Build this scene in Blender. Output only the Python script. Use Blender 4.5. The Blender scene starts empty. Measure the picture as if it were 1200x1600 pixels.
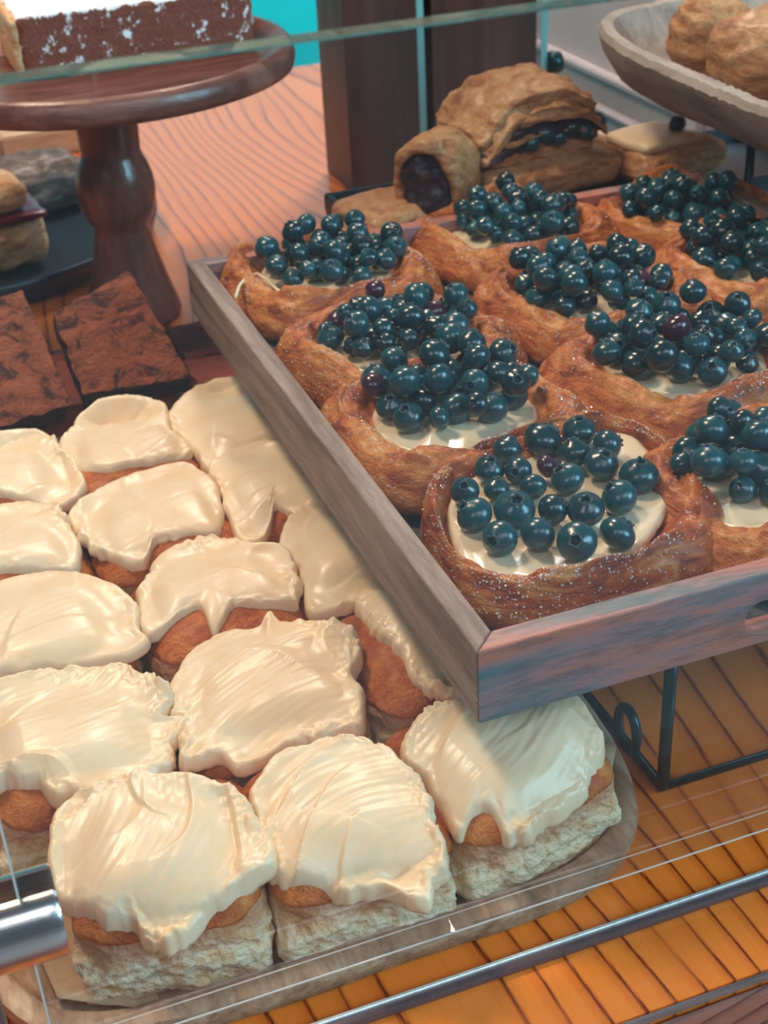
import bpy, bmesh, math, random
from mathutils import Vector, Matrix, noise
C = bpy.context.scene.collection
sc = bpy.context.scene
PI = math.pi
# ---------------------------------------------------------------- camera
cd = bpy.data.cameras.new('camera'); cam = bpy.data.objects.new('camera', cd); C.objects.link(cam)
cd.sensor_fit = 'HORIZONTAL'; cd.sensor_width = 36; cd.lens = 2235/1200*36; cd.clip_start = .01
ax = [(0.9337,-0.2208,0.2820),(-0.3552,-0.4692,0.8085),(-0.0462,-0.8550,-0.5165)]   # world axes seen by the camera (right, down, forward)
m3 = Matrix([[a[0],-a[1],-a[2]] for a in ax])
cam.matrix_world = Matrix.Translation((0,0,.41)) @ m3.to_4x4()
cd.dof.use_dof = True; cd.dof.focus_distance = .56; cd.dof.aperture_fstop = 26
sc.camera = cam
# ---------------------------------------------------------------- world and light
w = bpy.data.worlds.new('world'); sc.world = w; w.use_nodes = True
bg = w.node_tree.nodes['Background']; bg.inputs[0].default_value = (.55,.72,.88,1); bg.inputs[1].default_value = .15
def area(name, loc, target, sx, sy, power, col):
    l = bpy.data.lights.new(name, 'AREA'); l.shape = 'RECTANGLE'; l.size = sx; l.size_y = sy; l.energy = power; l.color = col
    o = bpy.data.objects.new(name, l); C.objects.link(o); o.location = loc
    o.rotation_euler = (Vector(target)-Vector(loc)).to_track_quat('-Z','Y').to_euler(); return o
area('window_light', (1.9,-1.1,1.1), (.2,.45,.05), 1.0, 1.0, 54, (.42,.86,1))
area('ceiling_lamp', (-.25,1.15,1.5), (.15,.5,.05), .30, .30, 19, (1,.76,.52))
area('ceiling_lamp', (.75,1.7,1.5), (.4,.8,.05), .25, .25, 17, (1,.76,.56))
area('shop_window_light', (-1.3,-.9,1.7), (.1,.5,.05), .6, .6, 10, (1,.88,.76))
area('floor_fill_light', (.6,-2.0,2.3), (.6,-2.2,-.9), 1.6, 1.6, 42, (.85,.93,1))  # added fill: brightens the floor that the front glass mirrors, and the front
area('back_wall_fill_light', (.75,1.95,1.3), (.8,2.7,-.2), .5, .5, 22, (.95,.97,1))  # added fill with no visible source, brightens the cyan wall
sc.view_settings.view_transform = 'Standard'; sc.view_settings.look = 'None'
sc.view_settings.exposure = 0.02; sc.view_settings.gamma = 1; sc.view_settings.use_curve_mapping = False

FROST = {'F1':[[0.0052,0.3945,0.052],[0.011,0.4115,0.056],[0.0277,0.4157,0.06],[0.0482,0.4102,0.062],[0.0666,0.3972,0.062],[0.0754,0.3864,0.06],[0.0786,0.3696,0.058],[0.0779,0.3556,0.054],[0.0684,0.3533,0.05],[0.0571,0.3496,0.05],[0.0532,0.3491,0.046],[0.0356,0.3435,0.046],[0.0246,0.3546,0.046],[0.0149,0.3609,0.046],[0.0074,0.3704,0.046],[0.003,0.3814,0.048]],
'F2':[[0.0799,0.3925,0.058],[0.0922,0.4018,0.06],[0.1026,0.4031,0.06],[0.1197,0.4006,0.062],[0.1311,0.3899,0.062],[0.136,0.3766,0.06],[0.1369,0.3618,0.058],[0.136,0.3456,0.054],[0.1345,0.3355,0.05],[0.1276,0.3308,0.047],[0.1192,0.3259,0.046],[0.1099,0.3363,0.046],[0.1021,0.3403,0.047],[0.0971,0.3396,0.046],[0.0862,0.3486,0.046],[0.0774,0.3555,0.048],[0.0769,0.3737,0.052]],
'F3':[[0.138,0.3925,0.056],[0.1478,0.3999,0.058],[0.1573,0.4035,0.06],[0.1804,0.4069,0.061],[0.2032,0.3967,0.061],[0.2138,0.3796,0.058],[0.2113,0.3686,0.054],[0.2052,0.3604,0.05],[0.1963,0.3519,0.047],[0.1775,0.3447,0.046],[0.1614,0.3429,0.046],[0.1563,0.3511,0.046],[0.1499,0.3535,0.047],[0.1441,0.3512,0.046],[0.1427,0.3631,0.048],[0.1415,0.3783,0.052]],
'M2L':[[-0.0162,0.4816,0.058],[0.0032,0.4916,0.06],[0.0187,0.4916,0.06],[0.0364,0.4869,0.061],[0.0538,0.4814,0.061],[0.0633,0.4655,0.06],[0.066,0.458,0.058],[0.0613,0.451,0.055],[0.07,0.4452,0.0525],[0.0618,0.4362,0.0525],[0.0597,0.4245,0.0525],[0.0499,0.4228,0.0525],[0.0394,0.4197,0.0525],[0.0271,0.4186,0.0525],[0.0132,0.4209,0.0525],[0.0074,0.4291,0.0525],[-0.0056,0.4379,0.0525],[-0.021,0.4475,0.0525]],
'M2':[[0.0667,0.4687,0.056],[0.0808,0.4831,0.058],[0.0933,0.4878,0.06],[0.1094,0.4855,0.06],[0.1181,0.4955,0.06],[0.1205,0.4845,0.06],[0.1349,0.4764,0.06],[0.1451,0.4687,0.06],[0.1465,0.4548,0.057],[0.1392,0.4444,0.054],[0.1389,0.432,0.0525],[0.1305,0.4148,0.0525],[0.1185,0.4139,0.0525],[0.1009,0.4155,0.0525],[0.0899,0.4115,0.0525],[0.0792,0.4111,0.0525],[0.0743,0.4204,0.0525],[0.0611,0.423,0.0525],[0.0641,0.4444,0.0525]],
'M2R':[[0.1571,0.492,0.057],[0.1718,0.4973,0.058],[0.1973,0.485,0.06],[0.2136,0.4538,0.058],[0.1959,0.4163,0.0525],[0.1719,0.4159,0.0525],[0.1617,0.4281,0.0525],[0.1586,0.4378,0.0525],[0.1594,0.4507,0.0525],[0.1533,0.4633,0.0525],[0.1536,0.4797,0.054]],
'R3L':[[-0.008,0.5553,0.058],[0.0136,0.5681,0.06],[0.0363,0.5646,0.061],[0.0543,0.5523,0.061],[0.066,0.5333,0.059],[0.0654,0.5102,0.056],[0.0671,0.5025,0.0525],[0.0573,0.497,0.0525],[0.0426,0.4987,0.0525],[0.0191,0.5021,0.0525],[0.0036,0.5048,0.0525],[-0.014,0.5109,0.0525]],
'R3':[[0.0765,0.5515,0.057],[0.0887,0.562,0.059],[0.1076,0.5636,0.06],[0.1282,0.5491,0.06],[0.1395,0.5443,0.058],[0.1408,0.5292,0.056],[0.134,0.5054,0.0525],[0.1201,0.5042,0.0525],[0.1068,0.5087,0.0525],[0.0934,0.4966,0.0525],[0.0917,0.5119,0.0525],[0.0833,0.5125,0.0525],[0.0665,0.5098,0.0525],[0.0675,0.5321,0.0525]],
'R3R':[[0.1384,0.5513,0.056],[0.1518,0.57,0.058],[0.1621,0.5766,0.059],[0.1826,0.5786,0.06],[0.2021,0.5427,0.06],[0.1885,0.5015,0.0525],[0.1669,0.4974,0.0525],[0.1516,0.4924,0.0525],[0.136,0.4969,0.0525],[0.1405,0.5236,0.0525],[0.1395,0.5396,0.053]],
'R4L':[[0.0001,0.6283,0.058],[0.0229,0.6357,0.06],[0.0478,0.6253,0.06],[0.0513,0.6075,0.058],[0.0535,0.5913,0.054],[0.0479,0.5752,0.0525],[0.0309,0.576,0.0525],[0.014,0.5809,0.0525],[-0.0058,0.5853,0.0525]],
'R4':[[0.0514,0.6178,0.057],[0.0695,0.6309,0.06],[0.0905,0.6386,0.06],[0.1138,0.638,0.061],[0.1256,0.6239,0.059],[0.1246,0.595,0.055],[0.1166,0.5758,0.0525],[0.1039,0.5767,0.0525],[0.0867,0.5765,0.0525],[0.077,0.5647,0.0525],[0.0646,0.5776,0.0525],[0.0571,0.5922,0.0525]],
'R4R':[[0.1279,0.6357,0.058],[0.1497,0.6455,0.06],[0.1709,0.6353,0.06],[0.1879,0.5939,0.058],[0.1797,0.5669,0.0525],[0.1585,0.569,0.0525],[0.148,0.5832,0.0525],[0.137,0.5643,0.0525],[0.1293,0.5604,0.0525],[0.1237,0.5686,0.0525],[0.1258,0.599,0.0525],[0.1268,0.6202,0.055]],
'R5L':[[0.0099,0.7129,0.06],[0.034,0.7173,0.06],[0.0541,0.7092,0.06],[0.0612,0.6923,0.058],[0.0672,0.6625,0.055],[0.0649,0.6451,0.0525],[0.0498,0.6348,0.0525],[0.0238,0.6526,0.0525],[0.0022,0.6573,0.0525]],
'R5':[[0.0612,0.6923,0.058],[0.0794,0.7186,0.06],[0.0951,0.7305,0.061],[0.1209,0.7121,0.06],[0.1211,0.6809,0.058],[0.1264,0.6627,0.0525],[0.1131,0.6537,0.0525],[0.0894,0.6538,0.0525],[0.0738,0.659,0.0525],[0.0625,0.6741,0.0525]],
'R5R':[[0.1216,0.7002,0.059],[0.1415,0.721,0.061],[0.1652,0.7258,0.061],[0.185,0.7037,0.06],[0.18,0.6432,0.054],[0.1582,0.6188,0.0525],[0.1292,0.6363,0.0525],[0.1264,0.6627,0.0525],[0.1213,0.6799,0.053]]}
NEARB = [[0.1988,0.4677,0.112,0.0059],[0.1947,0.4487,0.112,0.0074],[0.1965,0.4286,0.112,0.007],[0.2108,0.4458,0.112,0.0083],[0.2111,0.4251,0.112,0.0069],[0.2247,0.4395,0.112,0.0061],[0.2224,0.414,0.112,0.0077],[0.2392,0.4125,0.112,0.0073],[0.2366,0.4339,0.112,0.0074],[0.2531,0.4364,0.112,0.0074],[0.2688,0.4482,0.112,0.0081],[0.2598,0.4639,0.112,0.0074],[0.2699,0.4777,0.112,0.0065],[0.265,0.4941,0.112,0.0074],[0.2541,0.4774,0.112,0.0065],[0.241,0.4585,0.112,0.0072],[0.2381,0.4721,0.112,0.0049],[0.2254,0.4589,0.112,0.0056],[0.2468,0.4928,0.112,0.0087],[0.2258,0.4735,0.112,0.0057],[0.2292,0.4919,0.112,0.0062],[0.2154,0.4799,0.112,0.0064],[0.2111,0.4633,0.112,0.0053]]
CREAM1 = [[0.1906,0.468,0.104],[0.1824,0.4395,0.104],[0.1809,0.4218,0.103],[0.1938,0.4117,0.102],[0.2132,0.3966,0.102],[0.2318,0.4007,0.103],[0.2521,0.4122,0.104],[0.2782,0.438,0.104],[0.2886,0.4597,0.104],[0.2912,0.4806,0.104],[0.2895,0.4946,0.104],[0.269,0.5045,0.104],[0.2407,0.5114,0.104],[0.211,0.4936,0.104]]
P1 = [[0.1797,0.4713,0.105],[0.1928,0.4937,0.11],[0.2181,0.5059,0.112],[0.2399,0.5098,0.113],[0.2694,0.5119,0.114],[0.2918,0.4996,0.114],[0.297,0.4777,0.112],[0.2954,0.4457,0.108],[0.296,0.4184,0.104],[0.276,0.3985,0.098],[0.2513,0.3951,0.095],[0.2238,0.3904,0.094],[0.1998,0.3908,0.092],[0.177,0.4072,0.094],[0.1747,0.4296,0.097],[0.1749,0.4551,0.1]]
WALL = [[0.95,1.6491,-0.0886],[0.95,1.5289,-0.0968],[0.95,1.6279,-0.1376],[0.95,1.5318,-0.1376],[0.95,1.5202,-0.1711],[0.95,1.4934,-0.0843],[0.95,1.3707,-0.0802],[0.95,1.3668,-0.1051],[0.95,1.4093,-0.0863],[0.95,1.8687,-0.1107]]
SC = [[0.0971,1.0878,0.02],[0.1314,1.241,0.02],[0.0955,1.2606,0.02]]
PC = [[0.2271,0.5449,0.106],[0.2336,0.6333,0.106],[0.2328,0.745,0.106],[0.3553,0.755,0.106],[0.3511,0.6444,0.106],[0.3513,0.5488,0.106],[0.3226,0.4276,0.106],[0.4652,0.7347,0.106],[0.4569,0.6422,0.106]]
BC = [[0.2305,0.5586,0.11],[0.2343,0.6364,0.11],[0.2365,0.7461,0.11],[0.3581,0.7536,0.11],[0.351,0.6467,0.11],[0.3522,0.5537,0.11],[0.3246,0.443,0.11],[0.4567,0.7263,0.11],[0.4526,0.6439,0.11]]


# ---------------------------------------------------------------- materials
class NB:
    def __init__(s, name):
        s.m = bpy.data.materials.new(name); s.m.use_nodes = True; s.t = s.m.node_tree; s.n = s.t.nodes; s.l = s.t.links
        s.p = s.n['Principled BSDF']; s.out = s.n['Material Output']
        s.tc = s.n.new('ShaderNodeTexCoord')
    def new(s, typ, **k):
        nd = s.n.new(typ)
        for a, b in k.items(): setattr(nd, a, b)
        return nd
    def link(s, a, b): s.l.new(a, b)
    def coord(s, scale=(1,1,1), rot=(0,0,0), src='Object'):
        mp = s.new('ShaderNodeMapping'); mp.inputs['Scale'].default_value = scale; mp.inputs['Rotation'].default_value = rot
        s.link(s.tc.outputs[src], mp.inputs[0]); return mp.outputs[0]
    def noise(s, sc_=50, det=4, rough=.55, vec=None, dist=0):
        nd = s.new('ShaderNodeTexNoise'); nd.inputs['Scale'].default_value = sc_; nd.inputs['Detail'].default_value = det
        nd.inputs['Roughness'].default_value = rough; nd.inputs['Distortion'].default_value = dist
        s.link(vec if vec else s.tc.outputs['Object'], nd.inputs['Vector']); return nd.outputs[0]
    def ramp(s, fac, stops, interp='LINEAR'):
        r = s.new('ShaderNodeValToRGB'); e = r.color_ramp.elements; r.color_ramp.interpolation = interp
        while len(e) < len(stops): e.new(.5)
        for i, (p, c) in enumerate(stops):
            e[i].position = p; e[i].color = (*c, 1) if not isinstance(c, (int, float)) else (c, c, c, 1)
        s.link(fac, r.inputs[0]); return r.outputs[0]
    def mix(s, fac, a, b, mode='MIX'):
        x = s.new('ShaderNodeMix', data_type='RGBA', blend_type=mode)
        for v, i in ((fac, 0), (a, 6), (b, 7)):
            if isinstance(v, (int, float)): x.inputs[i].default_value = v
            elif isinstance(v, tuple): x.inputs[i].default_value = (*v, 1)
            else: s.link(v, x.inputs[i])
        return x.outputs[2]
    def math(s, op, a, b=0.):
        x = s.new('ShaderNodeMath', operation=op)
        for v, i in ((a, 0), (b, 1)):
            if isinstance(v, (int, float)): x.inputs[i].default_value = v
            else: s.link(v, x.inputs[i])
        return x.outputs[0]
    def bump(s, h, strength=.4, dist=.001):
        b = s.new('ShaderNodeBump'); b.inputs['Strength'].default_value = strength; b.inputs['Distance'].default_value = dist
        s.link(h, b.inputs['Height']); s.link(b.outputs[0], s.p.inputs['Normal'])
    def set(s, **k):
        for a, v in k.items():
            i = s.p.inputs[a.replace('_', ' ')]
            if hasattr(v, 'is_output'): s.link(v, i)
            elif isinstance(v, tuple) and i.type == 'RGBA': i.default_value = (*v, 1)
            else: i.default_value = v
        return s.m

def wood(name, light, mid, dark, vec_scale=(38,3.2,38), warp=3.0, fine=(900,30,900), rough=.38, coat=.3, lines=1.0, sharp=.72):
    b = NB(name)
    c = b.coord(tuple(v/10 for v in vec_scale)); n1 = b.noise(1.1, 3, .5, c)
    sx = b.new('ShaderNodeSeparateXYZ'); b.link(b.tc.outputs['Object'], sx.inputs[0])
    ax_ = 0 if vec_scale[0] >= vec_scale[1] else 1
    lin = b.math('MULTIPLY', sx.outputs[ax_], vec_scale[ax_]*1.3)
    lin = b.math('ADD', lin, b.math('MULTIPLY', sx.outputs[2], 30))
    val = b.math('FRACT', b.math('ADD', lin, b.math('MULTIPLY', n1, warp*4)))
    ring = b.ramp(val, [(0, light), (sharp, mid), (min(sharp+.16,.95), dark), (1, light)])
    fn = b.noise(1, 3, .6, b.coord(fine))
    col = b.mix(b.math('MULTIPLY', b.ramp(fn, [(.42, 0.), (.62, 1.)]), .45), ring, dark)
    var = b.noise(6, 3)
    col = b.mix(lines, b.mix(b.ramp(var, [(.3,0.),(.7,1.)]), light, mid), col)
    b.bump(fn, .25, .0006)
    return b.set(Base_Color=col, Roughness=rough, Coat_Weight=coat, Coat_Roughness=.15)
def simple(name, col, rough=.5, metal=0., bump=0., bscale=400, **k):
    b = NB(name)
    n = b.noise(bscale, 3); c = b.mix(b.ramp(n, [(.3,0.),(.7,1.)]), tuple(v*.82 for v in col), col)
    if bump: b.bump(n, bump, .0006)
    return b.set(Base_Color=c, Roughness=rough, Metallic=metal, **k)

M = {}
def grain_wood(name, cl, cm, cd_, k, along, rough=.3, coat=.45, nper=1.0, amp=1.0):
    # rings of a tree cut lengthwise: contour lines of (distance across + slow noise along)
    b = NB(name); sx = b.new('ShaderNodeSeparateXYZ'); b.link(b.tc.outputs['Object'], sx.inputs[0]); a = 0 if along == 1 else 1
    s3 = (5.2, 1.15, 5.2) if along == 1 else (1.15, 5.2, 5.2)
    big = b.noise(nper, 2, .45, b.coord(s3)); small = b.noise(1, 3, .5, b.coord((30,3,30) if along == 1 else (3,30,30)))
    v = b.math('ADD', b.math('MULTIPLY', sx.outputs[a], k), b.math('ADD', b.math('MULTIPLY', big, k*.26*amp), b.math('MULTIPLY', small, .50)))
    v = b.math('FRACT', v)
    jag = b.noise(1, 3, .7, b.coord((900,40,900) if along == 1 else (40,900,900)))
    v2 = b.math('ADD', v, b.math('MULTIPLY', b.math('SUBTRACT', jag, .5), .22))
    ring = b.ramp(v2, [(.0, cm), (.06, cl), (.55, cl), (.86, cm), (.925, cd_), (.965, cd_), (1., cm)])
    ring = b.mix(b.ramp(b.noise(1, 3, .6, b.coord((26,9,26) if along == 1 else (9,26,26))), [(.28,0.),(.46,1.)]), b.mix(.55, cl, cm), ring)
    col = b.mix(b.math('MULTIPLY', b.ramp(jag, [(.5,0.),(.68,1.)]), .35), ring, cm)
    b.bump(jag, .2, .0005)
    return b.set(Base_Color=col, Roughness=rough, Coat_Weight=coat, Coat_Roughness=.14)
M['counter'] = grain_wood('orange_counter_wood', (.74,.20,.028), (.60,.135,.018), (.15,.022,.006), 60, 1)
M['board'] = grain_wood('brown_front_board_wood', (.22,.085,.06), (.15,.05,.038), (.045,.016,.014), 230, 0, .4, .3, 1., .6)
def weathered(name, a, b_, c_, grain, rough=.6, fine=.5):
    b = NB(name)
    n = b.noise(1, 5, .62, b.coord(grain), .6); n2 = b.noise(9, 4); n3 = b.noise(1, 3, .7, b.coord(tuple(g*5 for g in grain)))
    col = b.ramp(n, [(.34, a), (.5, b_), (.62, c_)])
    col = b.mix(b.math('MULTIPLY', b.ramp(n3, [(.45,0.),(.65,1.)]), fine), col, tuple(v*.35 for v in a))
    b.bump(n3, .5, .0008)
    return b.set(Base_Color=col, Roughness=rough)
M['tray_side'] = weathered('worn_grey_tray_wood_side', (.15,.095,.08), (.26,.185,.155), (.36,.275,.235), (70,7,70), .6, .35)
M['tray_front'] = weathered('worn_pink_blue_tray_wood', (.06,.16,.185), (.36,.19,.19), (.50,.17,.11), (10,60,60), .45, .5)
M['tray_base'] = weathered('grey_tray_floor', (.05,.045,.05), (.09,.08,.08), (.13,.115,.11), (50,6,50))
M['bowl'] = weathered('grey_brown_dough_board', (.19,.11,.07), (.36,.22,.14), (.46,.33,.23), (60,14,60), .5, .35)
M['bowl_far'] = weathered('pale_grey_dough_board', (.22,.19,.17), (.36,.31,.27), (.44,.39,.34), (40,8,40), .6, .25)
M['stand_wood'] = weathered('red_brown_turned_wood', (.09,.028,.02), (.17,.055,.038), (.23,.085,.06), (26,26,6), .26, .3)
M['plate_wood'] = weathered('red_brown_plate_wood', (.10,.032,.025), (.19,.07,.052), (.26,.115,.09), (10,50,50), .3, .3)
M['post'] = weathered('dark_brown_post_wood', (.035,.016,.012), (.06,.026,.019), (.085,.038,.028), (30,30,3), .45, .3)
M['crate'] = weathered('beige_board_wood', (.42,.24,.13), (.55,.34,.20), (.62,.42,.26), (8,50,50), .6, .2)
M['black'] = simple('blue_black_slate', (.008,.022,.035), .35)
M['slate'] = simple('dark_slate_tray', (.035,.06,.075), .3)
M['wire'] = simple('dark_teal_metal', (.004,.045,.055), .28, .6)
M['steel'] = NB('brushed_steel'); _b = M['steel']; _n = _b.noise(1, 3, .6, _b.coord((30,1500,1500))); _b.bump(_n, .12, .0004)
M['steel'] = _b.set(Base_Color=(.62,.60,.60), Metallic=1., Roughness=.22)
M['bright'] = simple('pale_bright_metal', (.80,.88,.90), .25, .6)
M['paper'] = simple('kraft_paper', (.50,.34,.20), .8, 0, .15, 300)
M['wall'] = simple('pale_pink_paint', (.66,.55,.54), .7, 0, 0, 8)
M['cyan'] = simple('cyan_paint', (.0,.74,.84), .6, 0, 0, 5)
M['floor'] = simple('grey_floor', (.42,.40,.42), .6, 0, 0, 5)
M['red'] = simple('red_paint', (.35,.03,.05), .5)
M['dark_metal'] = simple('dark_mauve_metal', (.13,.09,.10), .4, .4)
M['aqua'] = NB('glass_edge_aqua').set(Base_Color=(.35,.85,.88), Roughness=.12, Transmission_Weight=.55, IOR=1.3)
M['pale_edge'] = NB('pale_glass_edge').set(Base_Color=(.70,.70,.70), Roughness=.25, Transmission_Weight=.3)
# glass: clear sheet that mirrors a little and carries faint smears, whose pale diffuse also paints in haze
def glass(name, tint, smear_haze=.02):
    b = NB(name); b.n.remove(b.p)
    tr = b.new('ShaderNodeBsdfTransparent'); tr.inputs[0].default_value = (*tint, 1)
    gl = b.new('ShaderNodeBsdfGlossy'); gl.inputs['Roughness'].default_value = .02
    df = b.new('ShaderNodeBsdfDiffuse'); df.inputs[0].default_value = (.75,.82,.85,1)
    lw = b.new('ShaderNodeLayerWeight'); lw.inputs[0].default_value = .5
    fr = b.math('ADD', b.math('MULTIPLY', b.math('POWER', lw.outputs[1], 5.), .9), .035)     # Schlick, the same from both sides
    m1 = b.new('ShaderNodeMixShader'); b.link(fr, m1.inputs[0]); b.link(tr.outputs[0], m1.inputs[1]); b.link(gl.outputs[0], m1.inputs[2])
    sm = b.ramp(b.noise(7, 5, .6), [(.35, smear_haze*.3), (.75, smear_haze*1.6)])
    m2 = b.new('ShaderNodeMixShader'); b.link(sm, m2.inputs[0]); b.link(m1.outputs[0], m2.inputs[1]); b.link(df.outputs[0], m2.inputs[2])
    b.link(m2.outputs[0], b.out.inputs[0]); return b.m
M['glass'] = glass('clear_glass', (.91,.92,.935), .0045)
M['glass_edge'] = simple('green_glass_edge', (.35,.62,.55), .03, 0, 0, 60, Transmission_Weight=.85)
# frosting
b = NB('cream_frosting'); n = b.noise(60, 4); n2 = b.noise(1, 4, .6, b.coord((240,90,200)))
M['frosting'] = b.set(Base_Color=b.mix(b.ramp(n, [(.3,0.),(.7,1.)]), (.86,.64,.39), (.90,.75,.54)), Roughness=.38, Subsurface_Weight=.25,
                      Subsurface_Radius=(.006,.004,.0025), Subsurface_Scale=1., Coat_Weight=.15, Coat_Roughness=.25); b.bump(n2, .22, .0007)
b = NB('custard_cream'); n = b.noise(150, 3)
M['custard'] = b.set(Base_Color=(.80,.67,.46), Roughness=.22, Coat_Weight=.5, Coat_Roughness=.08, Subsurface_Weight=.2, Subsurface_Radius=(.005,.003,.002), Subsurface_Scale=1.); b.bump(n, .25, .0006)
# bun crumb and crust
b = NB('bread_crumb'); n = b.noise(130, 6, .65); n2 = b.noise(420, 3, .7); v = b.new('ShaderNodeTexVoronoi'); v.inputs['Scale'].default_value = 330; b.link(b.tc.outputs['Object'], v.inputs['Vector'])
h = b.math('ADD', b.math('MULTIPLY', n, 3.), b.math('ADD', v.outputs[0], n2)); b.bump(h, 1., .0015)
sz = b.new('ShaderNodeSeparateXYZ'); b.link(b.tc.outputs['Object'], sz.inputs[0])
zz = b.math('ADD', sz.outputs[2], b.math('MULTIPLY', b.math('SUBTRACT', b.noise(60, 3), .5), .016))
browned = b.ramp(b.math('MULTIPLY', zz, 25.), [(.02,1.),(.12,.0),(.52,0.),(.80,.95)])
M['crumb'] = b.set(Base_Color=b.mix(b.math('MULTIPLY', browned, .75), b.ramp(n, [(.3,(.70,.38,.17)),(.43,(.95,.69,.41)),(.60,(.98,.82,.58))]), (.48,.15,.035)), Roughness=.9, Subsurface_Weight=.3, Subsurface_Radius=(.006,.004,.0025), Subsurface_Scale=1.)
b = NB('bun_crust'); n = b.noise(55, 6, .72); n2 = b.noise(380, 4, .7)
M['crust'] = b.set(Base_Color=b.ramp(n, [(.28,(.20,.030,.005)),(.46,(.48,.10,.014)),(.66,(.74,.26,.05))]), Roughness=.45, Coat_Weight=.12, Coat_Roughness=.3); b.bump(b.math('ADD', n, n2), .8, .0028)
# pastry
def pastry(name, c0, c1, c2, c3, gl=.38):
    b = NB(name); n = b.noise(1, 5, .65, b.coord((38,38,110)), 1.2); n2 = b.noise(330, 5, .7); n3 = b.noise(1100, 2)
    col = b.ramp(n, [(.34,c0),(.45,c1),(.56,c2),(.70,c3)])
    col = b.mix(b.math('MULTIPLY', b.ramp(n2, [(.42,0.),(.66,1.)]), .4), col, c0)
    b.bump(b.math('ADD', b.math('ADD', n2, b.math('MULTIPLY', n3, .4)), b.math('MULTIPLY', n, 1.5)), .9, .0016)
    return b.set(Base_Color=col, Roughness=gl, Coat_Weight=.25, Coat_Roughness=.3)
M['pastry_near'] = pastry('glazed_brown_pastry', (.15,.018,.003), (.44,.075,.010), (.62,.19,.032), (.80,.44,.14), .28)
M['pastry'] = pastry('golden_pastry', (.19,.030,.005), (.48,.115,.016), (.66,.22,.04), (.78,.40,.13), .45)
M['pastry_pale'] = pastry('pale_golden_pastry', (.32,.12,.045), (.52,.25,.10), (.66,.38,.18), (.75,.50,.28), .55)
M['turnover'] = pastry('turnover_crust', (.28,.09,.03), (.50,.22,.08), (.62,.33,.14), (.68,.42,.22), .6)
M['filling'] = pastry('dark_berry_filling', (.004,.004,.010), (.010,.010,.026), (.04,.012,.03), (.20,.035,.06), .2)
M['jam'] = simple('purple_jam', (.13,.01,.03), .25)
M['scone'] = pastry('pale_scone', (.40,.17,.07), (.58,.33,.15), (.70,.48,.27), (.74,.58,.38), .8)
M['dark_scone'] = pastry('sugared_dark_scone', (.07,.05,.045), (.13,.09,.075), (.20,.15,.13), (.5,.42,.38), .8)
M['sugar'] = simple('sugar_crystals', (.95,.90,.86), .12, 0, 0, 400, Transmission_Weight=.3)
# brownie
b = NB('cocoa_brownie'); n = b.noise(1, 6, .7, b.coord((62,95,80)), 1.2); n2 = b.noise(300, 4)
M['brownie'] = b.set(Base_Color=b.ramp(n, [(.36,(.05,.016,.010)),(.42,(.15,.036,.018)),(.48,(.36,.085,.034)),(.75,(.46,.125,.055))]), Roughness=.75); b.bump(b.math('ADD', n, b.math('MULTIPLY', n2, .5)), 1., .0055)
b = NB('brownie_crumb_side'); n = b.noise(160, 5, .7)
M['brownie_side'] = b.set(Base_Color=b.ramp(n, [(.35,(.012,.007,.010)),(.7,(.075,.03,.028))]), Roughness=.55); b.bump(n, .8, .002)
b = NB('smooth_brownie'); n = b.noise(40, 5, .6)
M['brownie_flat'] = b.set(Base_Color=b.ramp(n, [(.3,(.17,.028,.014)),(.7,(.29,.05,.022))]), Roughness=.7); b.bump(n, .5, .002)
# cake
b = NB('sugar_dusted_chocolate_cake'); n = b.noise(1, 6, .68, b.coord((120,120,95))); n2 = b.noise(420, 4)
sx = b.new('ShaderNodeSeparateXYZ'); b.link(b.tc.outputs['Normal'], sx.inputs[0])
thr = b.math('ADD', n, b.math('MULTIPLY', b.math('MAXIMUM', sx.outputs[2], 0.), .26)); thr = b.math('ADD', thr, b.math('MULTIPLY', n2, .12))
M['cake'] = b.set(Base_Color=b.mix(b.ramp(thr, [(.635,0.),(.70,1.)]), b.mix(n2, (.13,.035,.024), (.30,.10,.068)), (.85,.88,.92)), Roughness=.85); b.bump(b.math('ADD', n, n2), .6, .002)
# berries: colour varies from berry to berry
def berry_mat(name, a, b_, bloom):
    b = NB(name); oi = b.new('ShaderNodeObjectInfo'); n = b.noise(170, 4, .6); n2 = b.noise(900, 3)
    ad = b.new('ShaderNodeVectorMath', operation='ADD'); cb = b.new('ShaderNodeCombineXYZ'); mu = b.math('MULTIPLY', oi.outputs['Random'], 7.)
    for i in range(3): b.link(mu, cb.inputs[i])
    b.link(b.tc.outputs['Object'], ad.inputs[0]); b.link(cb.outputs[0], ad.inputs[1]); n = b.noise(150, 4, .6, ad.outputs[0])
    base = b.mix(b.ramp(oi.outputs['Random'], [(0,0.),(1,1.)]), a, b_)
    f = b.math('MULTIPLY', b.ramp(n, [(.40,0.),(.68,1.)]), b.math('ADD', b.math('MULTIPLY', oi.outputs['Random'], .55), .3))
    rg = b.math('ADD', b.math('MULTIPLY', f, .3), .17)
    b.bump(n2, .06, .0003)
    return b.set(Base_Color=b.mix(f, base, bloom), Roughness=rg, Specular_IOR_Level=.6, Coat_Weight=.25, Coat_Roughness=.12)
M['berry'] = berry_mat('blueberry_skin', (.0008,.008,.013), (.002,.040,.055), (.010,.165,.205))
M['berry_red'] = berry_mat('ripening_blueberry_skin', (.035,.008,.025), (.06,.010,.035), (.12,.05,.08))
M['calyx'] = simple('blueberry_crown', (.03,.085,.105), .6)

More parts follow.
